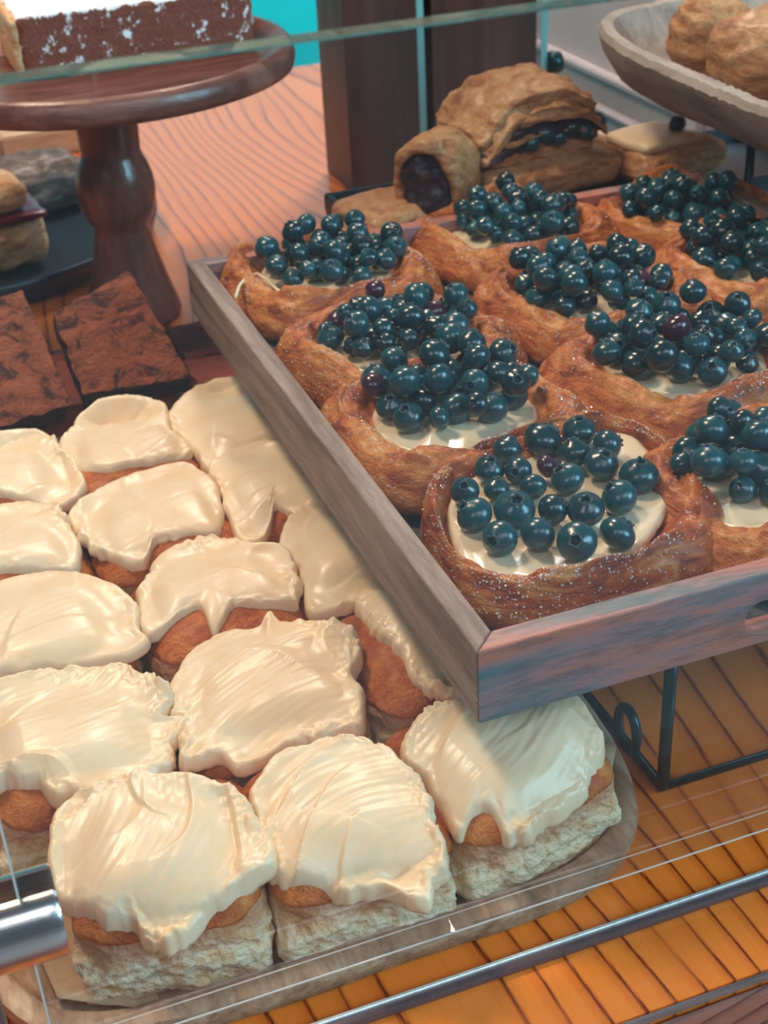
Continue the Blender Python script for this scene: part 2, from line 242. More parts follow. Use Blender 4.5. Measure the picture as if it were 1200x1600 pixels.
# ---------------------------------------------------------------- mesh helpers
def mesh(name, verts, faces, m, parent=None, smooth=True, loc=None):
    me = bpy.data.meshes.new(name); me.from_pydata([tuple(v) for v in verts], [], faces); me.update()
    bm = bmesh.new(); bm.from_mesh(me); bmesh.ops.recalc_face_normals(bm, faces=bm.faces); bm.to_mesh(me); bm.free()
    if smooth: me.shade_smooth()
    me.materials.append(m)
    o = bpy.data.objects.new(name, me); C.objects.link(o)
    if parent: o.parent = parent
    if loc: o.location = loc
    return o
def tag(o, label, cat=None, group=None, kind=None):
    if label: o['label'] = label
    if cat: o['category'] = cat
    if group: o['group'] = group
    if kind: o['kind'] = kind
    return o
def thing(name, label, cat, loc=(0,0,0), group=None, rz=0):
    o = bpy.data.objects.new(name, None); C.objects.link(o); o.location = loc; o.rotation_euler = (0,0,rz); o.empty_display_size = .02
    return tag(o, label, cat, group)
def cube_grid(n):
    bm = bmesh.new(); bmesh.ops.create_cube(bm, size=2)
    bmesh.ops.subdivide_edges(bm, edges=bm.edges[:], cuts=n, use_grid_fill=True)
    bm.verts.index_update(); v = [x.co.copy() for x in bm.verts]; f = [[q.index for q in p.verts] for p in bm.faces]; bm.free(); return v, f
GRID = {}
def rbox(dims, r, n):
    if n not in GRID: GRID[n] = cube_grid(n)
    V, F = GRID[n]; out = []
    for v in V:
        p = Vector((v.x*dims[0], v.y*dims[1], v.z*dims[2]))
        q = Vector([max(-(dims[i]-r), min(dims[i]-r, p[i])) for i in range(3)])
        d = p-q
        if d.length > 1e-9: p = q + d.normalized()*r
        out.append(p)
    return out, F
def bevbox(name, c, d, r, m, parent=None, n=3, fn=None):
    V, F = rbox([x/2 for x in d], r, n)
    V = [v+Vector(c) for v in V]
    if fn: V = [fn(v) for v in V]
    return mesh(name, V, F, m, parent, smooth=False)
def sharpbox(name, c, d, m, parent=None, bev=.0008):
    bm = bmesh.new(); bmesh.ops.create_cube(bm, size=1)
    for v in bm.verts: v.co = Vector((v.co.x*d[0]+c[0], v.co.y*d[1]+c[1], v.co.z*d[2]+c[2]))
    if bev: bmesh.ops.bevel(bm, geom=bm.edges[:], offset=bev, segments=2, affect='EDGES')
    me = bpy.data.meshes.new(name); bm.to_mesh(me); bm.free(); me.materials.append(m)
    o = bpy.data.objects.new(name, me); C.objects.link(o)
    if parent: o.parent = parent
    return o
def tube(name, pts, r, m, parent=None, seg=10, closed=False):
    V = []; F = []; P = [Vector(p) for p in pts]; n = len(P)
    for i, p in enumerate(P):
        a = P[(i-1) % n] if (i or closed) else p; b_ = P[(i+1) % n] if (i < n-1 or closed) else p
        t = (b_-a).normalized(); u = t.orthogonal().normalized() if i == 0 else (u - t*u.dot(t)).normalized(); w_ = t.cross(u)
        for k in range(seg): V.append(p + (u*math.cos(2*PI*k/seg)+w_*math.sin(2*PI*k/seg))*r)
    for i in range(n if closed else n-1):
        for k in range(seg):
            j = (i+1) % n; F.append([i*seg+k, i*seg+(k+1) % seg, j*seg+(k+1) % seg, j*seg+k])
    if not closed: F += [list(range(seg)), list(range((n-1)*seg, n*seg))]
    return mesh(name, V, F, m, parent)
def lathe(name, prof, m, parent=None, seg=64, c=(0,0,0), wob=0):
    V = []; F = []
    for r, z in prof:
        for k in range(seg):
            a = 2*PI*k/seg; rr = r*(1+wob*noise.noise(Vector((math.cos(a)*2, math.sin(a)*2, z*30)))); V.append((c[0]+rr*math.cos(a), c[1]+rr*math.sin(a), c[2]+z))
    n = len(prof)
    for i in range(n-1):
        for k in range(seg): F.append([i*seg+k, i*seg+(k+1) % seg, (i+1)*seg+(k+1) % seg, (i+1)*seg+k])
    F += [list(range(seg)), list(range((n-1)*seg, n*seg))]
    return mesh(name, V, F, m, parent)
def sm(a, b, x): t = max(0, min(1, (x-a)/(b-a))); return t*t*(3-2*t)
def N(x, y, z=0): return noise.noise(Vector((x, y, z)))
def fbm(p, o=4):
    s = 0; a = 1; q = Vector(p)
    for _ in range(o): s += a*noise.noise(q); q = q*2.03; a *= .5
    return s
def radial_outline(pts, nth):
    """centre, and for each angle the outline's distance and height (closed smooth curve)"""
    P = [Vector(p) for p in pts]; n = len(P); D = []
    for i in range(n):
        a, b_, c, d = P[i-1], P[i], P[(i+1) % n], P[(i+2) % n]
        for k in range(6):
            t = k/6; D.append(.5*((2*b_)+(c-a)*t+(2*a-5*b_+4*c-d)*t*t+(3*b_-a-3*c+d)*t**3))
    A = 0; cx = cy = 0; m_ = len(D)
    for i in range(m_):
        p, q = D[i], D[(i+1) % m_]; cr = p.x*q.y-q.x*p.y; A += cr; cx += (p.x+q.x)*cr; cy += (p.y+q.y)*cr
    cx /= 3*A; cy /= 3*A
    out = []
    for k in range(nth):
        th = 2*PI*k/nth; dx, dy = math.cos(th), math.sin(th); best = None
        for i in range(m_):
            p, q = D[i], D[(i+1) % m_]; ex, ey = q.x-p.x, q.y-p.y; den = dx*ey-dy*ex
            if abs(den) < 1e-12: continue
            t = ((p.x-cx)*ey-(p.y-cy)*ex)/den; s = ((p.x-cx)*dy-(p.y-cy)*dx)/den
            if t > 0 and -1e-6 <= s <= 1+1e-6 and (best is None or t > best[0]): best = (t, p.z+(q.z-p.z)*s)
        out.append(best or (.02, P[0].z))
    return cx, cy, out
def spread(name, pts, m, parent, seed, lift=.009, strokes=.0022, rag=.0013, nth=170, nr=58, angle=.3, top=None, low=.004, under=None):
    """a spread layer of frosting or custard whose edge follows the outline"""
    rnd = random.Random(seed); cx, cy, R = radial_outline(pts, nth); V = []; F = []
    zc = top if top is not None else max(p[2] for p in pts)+lift*.55
    zs = [sum(R[(k+j) % nth][1] for j in range(-14, 15))/29 for k in range(nth)]
    ca, sa = math.cos(angle), math.sin(angle); kb = rnd.uniform(-9, 9)
    prof = [(i/(nr-12)*.93, 0) for i in range(nr-12)] + [(.93+.07*math.sin(i/8*PI/2), 1-math.cos(i/8*PI/2)) for i in range(9)] + [(.985,1.45),(.93,1.7),(.7,1.9)]
    for t, drop in prof:
        for k in range(nth):
            th = 2*PI*k/nth; r0, ze = R[k]
            mr = .25+sm(-.15, .35, N(math.cos(th)*1.3+seed, math.sin(th)*1.3)); rg = rag*(1.1*N(math.cos(th)*3+seed, math.sin(th)*3)+mr*(.8*fbm((math.cos(th)*7+seed, math.sin(th)*7, r0*20), 4)+2.0*max(0, N(th*5, seed))**2))
            r = (r0+rg*sm(.5, 1, t))*t
            x = cx+r*math.cos(th); y = cy+r*math.sin(th)
            u = (x-cx)*ca+(y-cy)*sa; v = -(x-cx)*sa+(y-cy)*ca+kb*u*u
            edge_z = ze+low
            if under:
                ub = under(x, y); z = ub+sm(.45, 1, t)*max(0, zs[k]-.0035-ub)+.0022+.0042*math.sqrt(max(0, 1-min(1, t)**3))+.0022*N(x*26+seed, y*26)*(1-sm(.6,1,t))
            else: z = edge_z+(zc-edge_z)*(1-sm(.1, 1.0, t))
            wv = .55*N(u*16+seed*3.1, v*16, seed)
            mk = sm(-.15, .35, N(u*14+seed, v*14-seed, seed+7))
            f = (v*(30+8*math.sin(seed))+wv*3.0+seed*.37) % 1.0; saw = f**1.6 if f < .90 else (1-f)/.10
            ter = strokes*(1.15*mk*saw + .8*fbm((u*22+seed, v*30, 0), 2) + .12*N(u*60, v*420, seed+4))
            f2 = (u*17+N(u*20, v*20, seed+11)*2.2+seed*.21) % 1.0; ter += strokes*1.0*sm(.0,.3,N(u*12-seed, v*12, 5))*(f2**2 if f2 < .92 else (1-f2)/.08)
            z += ter*(1 if drop < .3 else max(0, 1-drop*.6))*sm(0, .15, 1.02-t*.85)
            rough = sm(.72, 1, t)*(1 if drop < 1.6 else .3)
            z += rough*rag*.75*mr*fbm((x*330, y*330, drop*2+seed), 3); z += rag*1.6*mr*sm(.80,.97,t)*max(0, N(x*150, y*150, seed))**1.0*(1 if drop < .8 else 0)
            z -= drop*low*1.05
            V.append((x, y, z))
    L = len(prof)
    for i in range(1, L-1):
        for k in range(nth): F.append([i*nth+k, i*nth+(k+1) % nth, (i+1)*nth+(k+1) % nth, (i+1)*nth+k])
    c0 = len(V); V.append((cx, cy, V[0][2])); 
    for k in range(nth): F.append([c0, nth+k, nth+(k+1) % nth])
    V2 = V[nth:-1]+[V[-1]]; F = [[i-nth for i in f] for f in F]
    F.append([ (L-2)*nth+k for k in range(nth)])
    return mesh(name, V2, F, m, parent)

# ---------------------------------------------------------------- setting
fl = tag(sharpbox('floor', (0,.5,-.92), (9,11,.04), M['floor'], None, 0), 'pale grey shop floor', None, None, 'structure')
wb = tag(sharpbox('wall_back', (.4,2.75,-.2), (3.6,.06,1.6), M['cyan'], None, 0), 'bright cyan wall beyond the back edge of the counter', None, None, 'structure')
wr = tag(sharpbox('wall_right', (.98,1.7,-.2), (.06,2.2,1.6), M['wall'], None, 0), 'pale pink panelled wall to the right of the counter', None, None, 'structure')
for (y0, y1, z0, z1) in [(1.5,2.2,-.100,-.088),(1.5,2.2,-.144,-.134),(1.475,1.53,-.9,.5),(1.5,2.2,-.9,-.80),(1.40,1.41,-.9,.5),(1.30,1.315,-.9,.5)]:
    sharpbox('panel_moulding', (.945,(y0+y1)/2,(z0+z1)/2), (.012,y1-y0,z1-z0), M['wall'], wr, .003)
tag(sharpbox('red_panel', (.935,1.369,-.2), (.01,.02,.5), M['red'], None, .001), 'narrow red strip standing against the pale wall under the raised bowl', 'panel')

ct = thing('counter', 'orange grained wooden counter carrying all the trays', 'counter')
sharpbox('worktop', (.03,.9525,-.018), (1.26,1.331,.036), M['counter'], ct, .0012)
sharpbox('front_board', (.03,.262,-.022), (1.26,.048,.036), M['board'], ct, .001)
tag(sharpbox('edge_highlight', (.03,.2864,-.0012), (1.26,.0014,.003), M['steel'], ct, 0), 'thin bright strip painting in the highlight between worktop and front board')  # steel sliver put in as the bright highlight along the worktop edge
sharpbox('cabinet', (.03,.96,-.47), (1.2,1.24,.86), M['post'], ct, .003)
sharpbox('side_trim', (.655,1.0,.0035), (.010,1.24,.007), M['crate'], ct, .001)

# display case
gp = thing('sneeze_guard', 'large clear upright glass sheet in front of all the trays', 'glass')
sharpbox('pane', (.4235,.3265,.1815), (.86,.008,.3035), M['glass'], gp, 0)
sharpbox('top_edge', (.4235,.3265,.33345), (.86,.0081,.0004), M['glass_edge'], gp, 0)
sharpbox('bottom_edge', (.4235,.3224,.0299), (.86,.0004,.0005), M['pale_edge'], gp, 0)
sharpbox('bottom_edge', (.4235,.3304,.0299), (.86,.0003,.0003), M['pale_edge'], gp, 0)
sharpbox('side_edge', (-.0068,.3265,.1815), (.0006,.0082,.3035), M['pale_edge'], gp, 0)
gk = thing('glass_channel', 'low metal channel along the counter under the front glass', 'channel')
bevbox('channel', (.41,.3235,.0019), (.94,.0050,.0038), .0010, M['dark_metal'], gk, 3)
sharpbox('bright_lip', (.41,.3250,.0042), (.94,.0016,.0014), M['bright'], gk, .0003)
cl = thing('glass_clamp', 'short brushed steel cylinder clamp gripping the glass at lower left', 'clamp')
def halfcyl(sign):
    V = []; F = []; seg = 26; r = .0125; xs = [-.06,-.002,.0030,.0040]; rs = [r,r,r,r*.94]
    for x, rr in zip(xs, rs):
        for k in range(seg+1):
            a = PI*k/seg; V.append((x, .3265+sign*(.0045+rr*.72*math.sin(a)), .0905-rr*math.cos(a)))
    for i in range(3):
        for k in range(seg): F.append([i*(seg+1)+k, i*(seg+1)+k+1, (i+1)*(seg+1)+k+1, (i+1)*(seg+1)+k])
        F.append([i*(seg+1), i*(seg+1)+seg, (i+1)*(seg+1)+seg, (i+1)*(seg+1)])
    F += [list(range(seg+1)), list(range(3*(seg+1), 4*(seg+1)))]
    o = mesh('jaw', V, F, M['steel'], cl); o.data.set_sharp_from_angle(angle=.6); return o
halfcyl(-1); halfcyl(1)
tag(bevbox('metal_post', (-.0235,.3265,.02), (.009,.012,.112), .002, M['dark_metal'], None, 3, lambda v: v), 'slim dark metal post at the lower left below the clamp', 'post')

# ---------------------------------------------------------------- lower board with frosted buns
def outline_pt(th, s=1.0):
    n = 6.0; a, b_ = .1365, .235; c, d = math.cos(th), math.sin(th)
    r = (abs(c/a)**n+abs(d/b_)**n)**(-1/n)
    wv = .0022*N(math.cos(th)*3, math.sin(th)*3, 7)*1.5
    x, y = (r+wv+s)*c, (r+wv+s)*d
    x += .012*max(0,-y/.235)*0
    return .1020+x, .5680+y
def board(name, m, label, cat, pf, prof, loc=None, rz=0):
    V = []; F = []; nth = 220
    for i, (s, z, wz) in enumerate(prof):
        for k in range(nth):
            th = 2*PI*k/nth; x, y = pf(th, s); V.append((x, y, z+wz*(.0016*N(th*6, 3)+.0008*N(th*19, 8)-.0015*max(0, N(th*31, 2))**1.0)))
    for i in range(len(prof)-1):
        for k in range(nth): F.append([i*nth+k, i*nth+(k+1) % nth, (i+1)*nth+(k+1) % nth, (i+1)*nth+k])
    F += [list(range(nth)), list(range((len(prof)-1)*nth, len(prof)*nth))]
    o = mesh(name, V, F, m); o.data.set_sharp_from_angle(angle=.7); tag(o, label, cat); return o
bprof = [(-.03,0,0),(-.008,.0005,0),(-.003,.006,.3),(0,.0155,1),(-.0005,.0185,1),(-.003,.0195,1),(-.009,.0190,1),(-.0105,.018,1),(-.014,.012,.4),(-.022,.0075,0),(-.05,.006,0)]
board('dough_board', M['bowl'], 'long oval hand-carved wooden board holding the frosted buns', 'board', outline_pt, bprof)
def paper(name, pts, label):
    V = [Vector(p) for p in pts]; n = len(V); c = sum(V, Vector())/n; nn = 14; VV = []; F = []
    # bilinear patch with slight curl
    A, B, D, E = V[:4]
    for i in range(nn+1):
        for j in range(nn+1):
            u, v = i/nn, j/nn; p = A*(1-u)*(1-v)+B*u*(1-v)+D*u*v+E*(1-u)*v; p = p+Vector((0,0,.0012*fbm((u*4, v*4, n), 2))); VV.append(p)
    for i in range(nn):
        for j in range(nn): q = i*(nn+1)+j; F.append([q, q+nn+1, q+nn+2, q+1])
    o = mesh(name, VV, F, M['paper']); s = o.modifiers.new('thick', 'SOLIDIFY'); s.thickness = .0003; tag(o, label, 'paper', 'paper liners under the buns'); return o
paper('paper_liner', [(.150,.362,.0085),(.2080,.362,.0125),(.2330,.395,.0215),(.180,.46,.0085)], 'brown paper liner with its corner showing at the right end of the board')
paper('paper_liner', [(.03,.347,.0085),(-.003,.362,.0155),(-.012,.43,.0165),(.03,.43,.0085)], 'brown paper liner showing at the left end of the board beside the clamp')

BUNS = {'F1':(.0445,.3855,-.20),'F2':(.109,.3785,-.03),'F3':(.1745,.385,.20),'M2L':(.026,.456,-.08),'M2':(.103,.4535,-.02),'M2R':(.176,.462,.06),
        'R3L':(.024,.530,0),'R3':(.102,.527,.03),'R3R':(.168,.534,0),'R4L':(.020,.601,.02),'R4':(.094,.600,0),'R4R':(.160,.606,0),
        'R5L':(.022,.670,0),'R5':(.094,.674,.02),'R5R':(.162,.678,0)}
BL = {'F1':'frosted bun at the left end of the front row, by the metal clamp','F2':'middle frosted bun of the front row, wide swirl of frosting over both edges',
      'F3':'frosted bun at the right end of the front row, large torn crumb side','M2L':'frosted bun behind the front left bun, its side cut by the left frame edge',
      'M2':'frosted bun in the second row centre, ragged white peaks of frosting','M2R':'bun below the raised tray corner, half bare red-brown crust and a small dab of frosting',
      'R3L':'frosted bun third row at the left, smooth oval frosting with white drip','R3':'frosted bun third row centre, with bare crust gaps at its left front',
      'R3R':'frosted bun third row, partly under the edge of the raised tray','R4L':'frosted bun fourth row, cut by the left edge of the picture',
      'R4':'frosted bun fourth row centre, smooth plump cream frosting','R4R':'frosted bun fourth row right, frosting torn open beside the raised tray',
      'R5L':'frosted bun back row, at the left edge below the left brownie','R5':'frosted bun back row centre, just below the big brownie','R5R':'frosted bun back row right, touching the raised tray'}
def make_bun(key, cx, cy, rz, seed):
    t = thing('frosted_bun', BL[key], 'bun', (cx,cy,.0075), 'frosted buns on the lower board', rz)
    far = cy > .5; n = 34 if not far else 16
    wx = .0318 if key[0] == 'F' else .0345; wy = .034 if key[0] == 'F' else .0345
    if key == 'F3': wx = .035
    V, F = rbox((wx, wy, .0215), .0155, n); V5, _ = rbox((wx, wy, .0215), .0045, n); V = [a.lerp(b_, 1-sm(-.010, .004, a.z)) for a, b_ in zip(V, V5)]; out = []
    for v in V:
        p = v.copy(); zz = p.z+.0215
        side = 1-sm(.022, .034, zz)
        nx = Vector((v.x, v.y, 0)); nx = nx.normalized() if nx.length > 1e-6 else nx
        bulge = .0035*math.sin(min(1, zz/.045)*PI)
        tear = .0030*fbm((v.x*75+seed*7, v.y*75, v.z*110), 6)+.0016*N(v.x*300, v.y*300, v.z*300)-.0008
        p += nx*(bulge + tear*side + .0012*fbm((v.x*40+seed, v.y*40, v.z*40), 3))
        if zz > .024: p.z += .0045*sm(.024,.034,zz)*math.cos(min(1, math.hypot(v.x/wx, v.y/wy))*PI/2) + .0012*fbm((v.x*50, v.y*50, seed), 3)
        p.z += .0215; out.append(p)
    cr, cb = [], []
    for f in F:
        c = sum((out[i] for i in f), Vector())/len(f)
        (cr if c.z > .0318+.0042*fbm((c.x*45+seed, c.y*45, 1), 3) else cb).append(f)
    def sub(name, fs, m, off):
        ids = sorted({i for f in fs for i in f}); mp = {j: i for i, j in enumerate(ids)}
        VV = []
        if name == 'crust':
            cnt = {}
            for f in fs:
                for a, b_ in zip(f, f[1:]+f[:1]): e = (min(a,b_), max(a,b_)); cnt[e] = cnt.get(e, 0)+1
            nb = {}
            for (a, b_), c in cnt.items():
                if c == 1: nb.setdefault(a, []).append(b_); nb.setdefault(b_, []).append(a)
            for _ in range(5):
                new = {a: (out[a]*.3+sum((out[q] for q in l), Vector())*(.7/len(l))) for a, l in nb.items()}
                for a, p in new.items(): out[a] = p
        for j in ids:
            p = out[j]; d = Vector((p.x, p.y, (p.z-.018)*1.2)).normalized(); VV.append(p+d*off)
        return mesh(name, VV, [[mp[i] for i in f] for f in fs], m, t)
    allb = mesh('crumb', [p.copy() for p in out], F, M['crumb'], t)
    o = sub('crust', cr, M['crust'], .0009); s = o.modifiers.new('thick', 'SOLIDIFY'); s.thickness = .0012; s.offset = -1
    inv = Matrix.Translation((cx,cy,.0075)) @ Matrix.Rotation(rz, 4, 'Z'); inv = inv.inverted()
    pts = [inv @ Vector(p) for p in FROST[key]]
    near = key[0] in 'FM'
    def ztop(x, y):
        ex = max(0, abs(x)-(wx-.0155))/.0185; ey = max(0, abs(y)-(wy-.0155))/.0185; q = min(1, math.hypot(ex, ey))
        return .0275+.0155*math.sqrt(1-q*q)+.0045*math.cos(min(1, math.hypot(x/wx, y/wy))*PI/2)*(1-q)
    spread('frosting', pts, M['frosting'], t, seed, lift=.004, strokes=(.0031 if key[0] == 'F' else .0025) if near else .0013, rag=.0025 if near else .0017,
           nth=260 if near else 150, nr=80 if near else 50, angle={'F1':.9,'F2':.2,'F3':.6}.get(key, .25)-rz, low=.0045 if near else .0035, under=ztop)
    return t
for i, (k, (x, y, rz)) in enumerate(BUNS.items()): make_bun(k, x, y, rz, i+1)

# ---------------------------------------------------------------- brownies behind
def quadslab(name, q, th, parent, mt, ms, seed, amp=.0018, n=26):
    """slab whose top face is the quad q (front left, front right, back right, back left)"""
    A, B, D, E = [Vector(p) for p in q]; nrm = (B-A).cross(E-A).normalized()
    if nrm.z < 0: nrm = -nrm
    if n not in GRID: GRID[n] = cube_grid(n)
    V, F = GRID[n]; out = []
    for v in V:
        r = .06; p = Vector(v)
        qv = Vector([max(-(1-r), min(1-r, p[i])) for i in range(3)]); d = p-qv
        if d.length > 1e-9: p = qv+d.normalized()*r
        u, w_, h = (p.x+1)/2, (p.y+1)/2, (1-p.z)/2
        pt = A*(1-u)*(1-w_)+B*u*(1-w_)+D*u*w_+E*(1-u)*w_ - nrm*th*h
        cc = (A+B+D+E)/4; out_d = (pt-cc).normalized()
        pt += out_d*amp*fbm((pt.x*110+seed, pt.y*110, pt.z*110), 4)
        if v.z > .99: pt += nrm*amp*.9*fbm((pt.x*60+seed, pt.y*150, 3), 4)
        out.append(pt)
    top = [f for f in F if all(V[i].z > .999 for i in f)]; rest = [f for f in F if not all(V[i].z > .999 for i in f)]
    def sub(nm, fs, m):
        ids = sorted({i for f in fs for i in f}); mp = {j: i for i, j in enumerate(ids)}
        return mesh(nm, [out[j] for j in ids], [[mp[i] for i in f] for f in fs], m, parent)
    sub(name[0], top, mt); sub(name[1], rest, ms)
bt = tag(bevbox('brownie_tray', (.135,.84,.0035), (.25,.18,.007), .002, M['black'], None, 3), 'flat black tray under the brownies', 'tray')
def brownie(label, q, th, seed, mt='brownie'):
    t = thing('brownie', label, 'brownie', group='brownies behind the buns')
    quadslab(('dusted_top', 'side'), q, th, t, M[mt], M['brownie_side'] if mt == 'brownie' else M[mt], seed)
brownie('large cocoa-dusted brownie leaning upright, square top facing the front', [(.0862,.765,.0471),(.1498,.760,.047),(.1310,.812,.1005),(.0800,.800,.0870)], .030, 3)
brownie('cocoa-dusted brownie leaning at the left edge of the picture', [(.0120,.745,.045),(.0790,.758,.0462),(.0668,.805,.1020),(.0150,.795,.098)], .030, 9)
brownie('small flat red-brown brownie behind, right of the leaning ones', [(.160,.825,.030),(.215,.825,.030),(.215,.880,.030),(.160,.880,.030)], .022, 5, 'brownie_flat')
brownie('flat red-brown brownie between the leaning one and the raised tray', [(.158,.765,.030),(.215,.765,.030),(.215,.822,.030),(.158,.822,.030)], .022, 6, 'brownie_flat')
brownie('brownie lying flat under the leaning brownies', [(.03,.790,.030),(.145,.790,.030),(.145,.870,.030),(.03,.870,.030)], .022, 7, 'brownie_flat')

# ---------------------------------------------------------------- raised tray on its wire stand
TX0, TX1, TY0, TY1, TZ0, TZ1, TW = .1584, .502, .365, .7775, .080, .112, .010
tr = thing('wooden_tray', 'raised rectangular worn wooden tray with a cut-out handle, full of blueberry pastries', 'tray')
def side(name, a, b_, c, d, m, label=None):     # mitred board from corner points (outer a-b, inner d-c)
    V = [(*p, z) for z in (TZ0, TZ1) for p in (a, b_, c, d)]
    o = mesh(name, V, [[0,1,2,3],[4,5,6,7],[0,1,5,4],[1,2,6,5],[2,3,7,6],[3,0,4,7]], m, tr, False)
    bv = o.modifiers.new('bevel', 'BEVEL'); bv.width = .0009; bv.segments = 2
    return o
x0,x1,y0,y1,t_ = TX0,TX1,TY0,TY1,TW
side('side_board', (x0,y0),(x0,y1),(x0+t_,y1-t_),(x0+t_,y0+t_), M['tray_side'])
side('side_board', (x1,y0),(x1,y1),(x1-t_,y1-t_),(x1-t_,y0+t_), M['tray_side'])
def handle_board(ya, yb):
    bm = bmesh.new(); out = [(x0,TZ0),(x1,TZ0),(x1,TZ1),(x0,TZ1)]; hx0, hx1, hz, hr = .2680, .3930, .0925, .0073
    hole = [(hx1-hr+hr*math.cos(a), hz+hr*math.sin(a)) for a in [(-PI/2+PI*i/10) for i in range(11)]] + [(hx0+hr+hr*math.cos(a), hz+hr*math.sin(a)) for a in [(PI/2+PI*i/10) for i in range(11)]]
    es = []
    for L in (out, hole):
        vs = [bm.verts.new((p[0], ya, p[1])) for p in L]
        es += [bm.edges.new((vs[i], vs[(i+1) % len(vs)])) for i in range(len(vs))]
    bmesh.ops.triangle_fill(bm, edges=es, use_beauty=True)
    r = bmesh.ops.extrude_face_region(bm, geom=bm.faces[:])
    for v in r['geom']:
        if isinstance(v, bmesh.types.BMVert):
            v.co.y = yb
            s = abs(yb-ya)
            if v.co.x < x0+1e-4: v.co.x += s
            if v.co.x > x1-1e-4: v.co.x -= s
    bmesh.ops.recalc_face_normals(bm, faces=bm.faces)
    me = bpy.data.meshes.new('handle_board'); bm.to_mesh(me); bm.free(); me.materials.append(M['tray_front'])
    o = bpy.data.objects.new('handle_board', me); C.objects.link(o); o.parent = tr
    bv = o.modifiers.new('bevel', 'BEVEL'); bv.width = .0008; bv.segments = 2; bv.limit_method = 'ANGLE'; bv.angle_limit = .6
handle_board(y0, y0+t_); handle_board(y1, y1-t_)
sharpbox('tray_floor', ((x0+x1)/2,(y0+y1)/2,TZ0+.003), (x1-x0-2*t_,y1-y0-2*t_,.005), M['tray_base'], tr, 0)
ws = thing('wire_stand', 'dark teal wire stand holding up the wooden tray', 'stand')
sx0, sx1, sy0, sy1 = .2489, .470, .3834, .745
for p in ((sx0,sy0),(sx1,sy0),(sx1,sy1),(sx0,sy1)): tube('upright', [(*p,.003),(*p,.078)], .0026, M['wire'], ws)
for z in (.0026,.0774): tube('wire_frame', [(sx0,sy0,z),(sx1,sy0,z),(sx1,sy1,z),(sx0,sy1,z)], .0025, M['wire'], ws, closed=True)
tube('side_loop', [(sx0,.4135+.008*math.cos(a),.0105+.0105*math.sin(a)) for a in [2*PI*i/20 for i in range(20)]], .0022, M['wire'], ws, closed=True)

# berries ------------------------------------------------------
def berry_mesh(calyx, name):
    V = []; F = []; nu, nv = (20, 13) if calyx else (16, 11)
    prof = []
    for i in range(1, nv): a = PI*i/nv; prof.append((math.sin(a), math.cos(a)*.90))
    # crown ring at the top, pit in the middle
    top = [(0.0,.70),(.16,.72),(.22,.80),(.27,.955),(.33,.93)]
    prof = [p for p in prof if not (p[0] < .36 and p[1] > 0)]
    prof = top[1:]+prof
    for j, (r, z) in enumerate(prof):
        for k in range(nu):
            a = 2*PI*k/nu; zz = z; rr = r
            if j == 2: zz += .07*math.cos(5*a); rr += .05*math.cos(5*a)
            V.append((rr*math.cos(a), rr*math.sin(a), zz))
    n = len(prof)
    for j in range(n-1):
        for k in range(nu): F.append([j*nu+k, j*nu+(k+1) % nu, (j+1)*nu+(k+1) % nu, (j+1)*nu+k])
    F.append(list(range(nu))); F.append([(n-1)*nu+k for k in range(nu)])
    bm = bmesh.new(); vs = [bm.verts.new(v) for v in V]
    for f in F: bm.faces.new([vs[i] for i in f])
    bmesh.ops.recalc_face_normals(bm, faces=bm.faces); me = bpy.data.meshes.new(name); bm.to_mesh(me); bm.free(); me.shade_smooth(); return me
def calyx_mesh():
    V = []; F = []; nu = 20
    for (r, z) in [(.17,.75),(.27,.975),(.31,1.0),(.36,.93),(.33,.88)]:
        for k in range(nu):
            a = 2*PI*k/nu; V.append(((r+.06*math.cos(5*a)*(r > .2))*math.cos(a), (r+.06*math.cos(5*a)*(r > .2))*math.sin(a), z+.04*math.cos(5*a)*(r > .2)))
    for j in range(4):
        for k in range(nu): F.append([j*nu+k, j*nu+(k+1) % nu, (j+1)*nu+(k+1) % nu, (j+1)*nu+k])
    F.append(list(range(nu)))
    me = bpy.data.meshes.new('calyx'); me.from_pydata(V, [], F); me.shade_smooth(); me.materials.append(M['calyx']); return me
BM = berry_mesh(True, 'blueberry'); BM.materials.append(M['berry'])
BR = BM.copy(); BR.materials.clear(); BR.materials.append(M['berry_red'])
CM = calyx_mesh()
rb = random.Random(11)
def put_berry(p, r, label, group, calyx=False, red=False, up=None):
    o = bpy.data.objects.new('blueberry', BR if red else BM); C.objects.link(o); o.location = p
    th = rb.uniform(0, 2*PI); tilt = rb.uniform(.1, 1.5)
    d = up or Vector((math.sin(tilt)*math.cos(th), math.sin(tilt)*math.sin(th), math.cos(tilt)))
    o.rotation_mode = 'QUATERNION'; o.rotation_quaternion = Vector(d).to_track_quat('Z', 'Y')
    o.scale = (r, r, r*rb.uniform(.88, 1.0)); tag(o, label, 'blueberry', group)
    if calyx:
        c = bpy.data.objects.new('calyx', CM); C.objects.link(c); c.parent = o
    return o
def pile(cx, cy, a, b_, rot, n, zf, seed, r0=.0062):
    rnd = random.Random(seed); S = []
    for _ in range(n):
        r = r0*rnd.uniform(.78, 1.16); best = None
        for _k in range(40):
            t = math.sqrt(rnd.random()); th = rnd.uniform(0, 2*PI); ux, uy = a*t*math.cos(th), b_*t*math.sin(th)
            x = cx+ux*math.cos(rot)-uy*math.sin(rot); y = cy+ux*math.sin(rot)+uy*math.cos(rot)
            z = zf(x, y)+r*.70; 
            for (X, Y, Z, Rr) in S:
                d2 = (x-X)**2+(y-Y)**2; s = (r+Rr)*.985
                if d2 < s*s: z = max(z, Z+math.sqrt(s*s-d2))
            sc_ = z+ .0035*t*t+(.5 if z > zf(x, y)+r*2.4 else 0)
            if best is None or sc_ < best[0]: best = (sc_, x, y, z, r)
        if best[0] < .5: S.append(best[1:])
    return S

